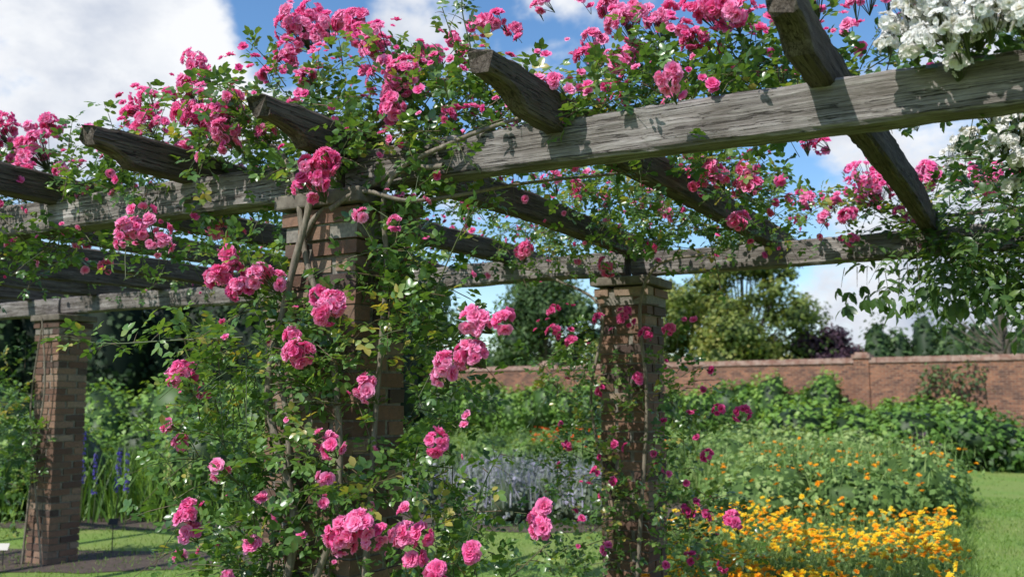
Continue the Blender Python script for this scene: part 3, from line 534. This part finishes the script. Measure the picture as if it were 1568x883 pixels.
B=Batch(); O=flat(130,.3,2.6,15,19); O[:,2]=rng.uniform(.8,1.15,130); heads(B,O,.035,1)
O[:,2]=0; blades(B,np.repeat(O,4,0)+rng.normal(0,.06,(520,3))*[1,1,0],rng.uniform(.6,1.1,520),rng.uniform(.015,.03,520),.15); B.finish('crocosmia',[M_peri,M_red])
def spikes(name,pts,mat,h0,h1):
    B=Batch()
    for x,y in pts:
        h=rng.uniform(h0,h1); P=np.array([[x,y,0],[x+.02,y,h*.5],[x,y,h]]); tube(B,P,.008,.004,5,0,.3)
        n=34; z=rng.uniform(.45,1,n)*h; an=rng.uniform(0,6.28,n); rr=.03*(1.15-z/h)+.01; O=np.stack([x+np.cos(an)*rr,y+np.sin(an)*rr,z],1); nd=np.stack([np.cos(an),np.sin(an),np.full(n,.3)],1)
        M=frame(norm(np.cross(nd,rng.normal(0,1,(n,3)))),norm(nd)); B.add(DAISY[0],M*.017,O,rng.random(n),1)
    B.finish(name,[M_stem,mat])
spikes('delphinium',[(-5.35,12.6),(-5.1,12.7),(-5.6,12.8),(-5.2,13.),(-4.9,12.5),(-5.45,12.4)],M_blue,.8,1.2)
spikes('verbascum',[(-4.5,12.9),(-4.3,13),(-4.65,13.2),(-4.2,12.8),(-4.0,13.1)],M_cream,.8,1.1)
m,N,o=newmat('label_plate'); N.l.new(N.add('ShaderNodeBsdfPrincipled',{'Base Color':(.03,.03,.03,1),'Roughness':.4}).outputs[0],o.inputs[0]); M_lab=m
for x,y,h in ((-4.93,9.6,.16),(-4.2,10.4,.3)):
    B=Batch(); B.raw(boxv(x,y,h/2,.008,.008,h),BOX); B.raw([(x-.05,y-.02,h-.01),(x+.05,y-.02,h-.01),(x+.05,y+.02,h+.05),(x-.05,y+.02,h+.05),(x-.05,y-.015,h-.012),(x+.05,y-.015,h-.012),(x+.05,y+.025,h+.048),(x-.05,y+.025,h+.048)],BOX); B.finish('plant_label',[M_lab],None,False)
# ---------------------------------------------------------------- trees
def tree(name,x,y,h,w,mat,trunk=.3,lsize=.28,clumps=26,leaves=520,base=.35,seed=1,core=.5):
    r=random.Random(seed); e=empty(name); T=Batch(); C=Batch(); th=h*base
    tube(T,catmull([(x,y,-.1),(x+r.uniform(-.1,.1),y,th*.6),(x+r.uniform(-.3,.3),y,th*1.3),(x,y,h*.8)],5),trunk,trunk*.25,8)
    bl=[]
    for i in range(clumps):
        a=r.random()*6.28; v=r.random(); z=th+(h-th)*(.08+.85*v); ww=w/2*math.sin(math.pi*min(.97,max(.18,.2+.75*v)))**.7*r.uniform(.35,.95)
        cx,cy=x+math.cos(a)*ww,y+math.sin(a)*ww; rr=w*.13*r.uniform(.5,1.2); bl.append((cx,cy,z,rr*1.15,rr*1.15,rr*.85,int(leaves*(rr/(w*.13))**1.5)))
        s0=np.array([x,y,th+(z-th)*.35]); tube(T,catmull([s0,(s0*.5+np.array([cx,cy,z])*.5)+[0,0,-.2],(cx,cy,z)],4),trunk*.28,trunk*.06,5)
    mass(C,bl,lsize,core,lump=.4); T.finish('trunk',[M_bark],e); C.finish('crown',[mat],e)
tree('broadleaf_tree',13.4,56,10.8,9,M_tree,.35,.24,66,430,.18,3,.4)
tree('broadleaf_tree.001',8.5,60,9.4,7.5,M_tree,.3,.25,44,400,.2,4,.4)
tree('broadleaf_tree.002',2.0,62,9.6,9,M_tree2,.3,.27,50,400,.15,5,.45)
tree('broadleaf_tree.003',-5.0,46,7.9,6,M_tree2,.3,.24,36,400,.2,6,.45)
tree('copper_beech',17.8,55,5.6,5.5,M_purple,.25,.26,24,450,.2,7)
tree('bare_tree',22.3,44,8.4,8,M_tree2,.22,.2,34,50,.3,8,core=0)
B=Batch(); mass(B,[(x,52-.35*(x-19)+rng.uniform(-.4,.4),2.5,1.1,1.2,3.2+.7*rng.random(),600) for x in np.arange(19.5,38,1.15)],.3,.85,lump=.15,tone=-.15); B.finish('conifer_hedge',[M_tree2])
B=Batch(); mass(B,[(x,29+rng.uniform(-1,1)-.1*x,2.2+.5*rng.random(),1.2,1.2,2.9+.8*rng.random(),1000) for x in np.arange(-24,-3.6,1.0)],.22,.85,lump=.18); B.finish('yew_screen',[M_yew])
B=Batch(); mass(B,[(x,22+rng.uniform(-1,1),.9,1.,1.,1.0+.4*rng.random(),800) for x in np.arange(-15,-3,.95)],.14,.8); B.finish('left_hedge',[M_hedge])
B=Batch(); mass(B,[(-8.3+rng.uniform(-.6,.6),13.5+rng.uniform(-1,1),1.+.3*k,.8,.8,.8,600) for k in range(4)],.11,.75); B.finish('left_shrub',[M_hedge])
B=Batch(); mass(B,[(x,110+rng.uniform(-8,8),2.5,5,4,4.2+2*rng.random(),420) for x in np.arange(-110,120,5)],.9,.85); B.finish('distant_trees',[M_tree2])
print('done')
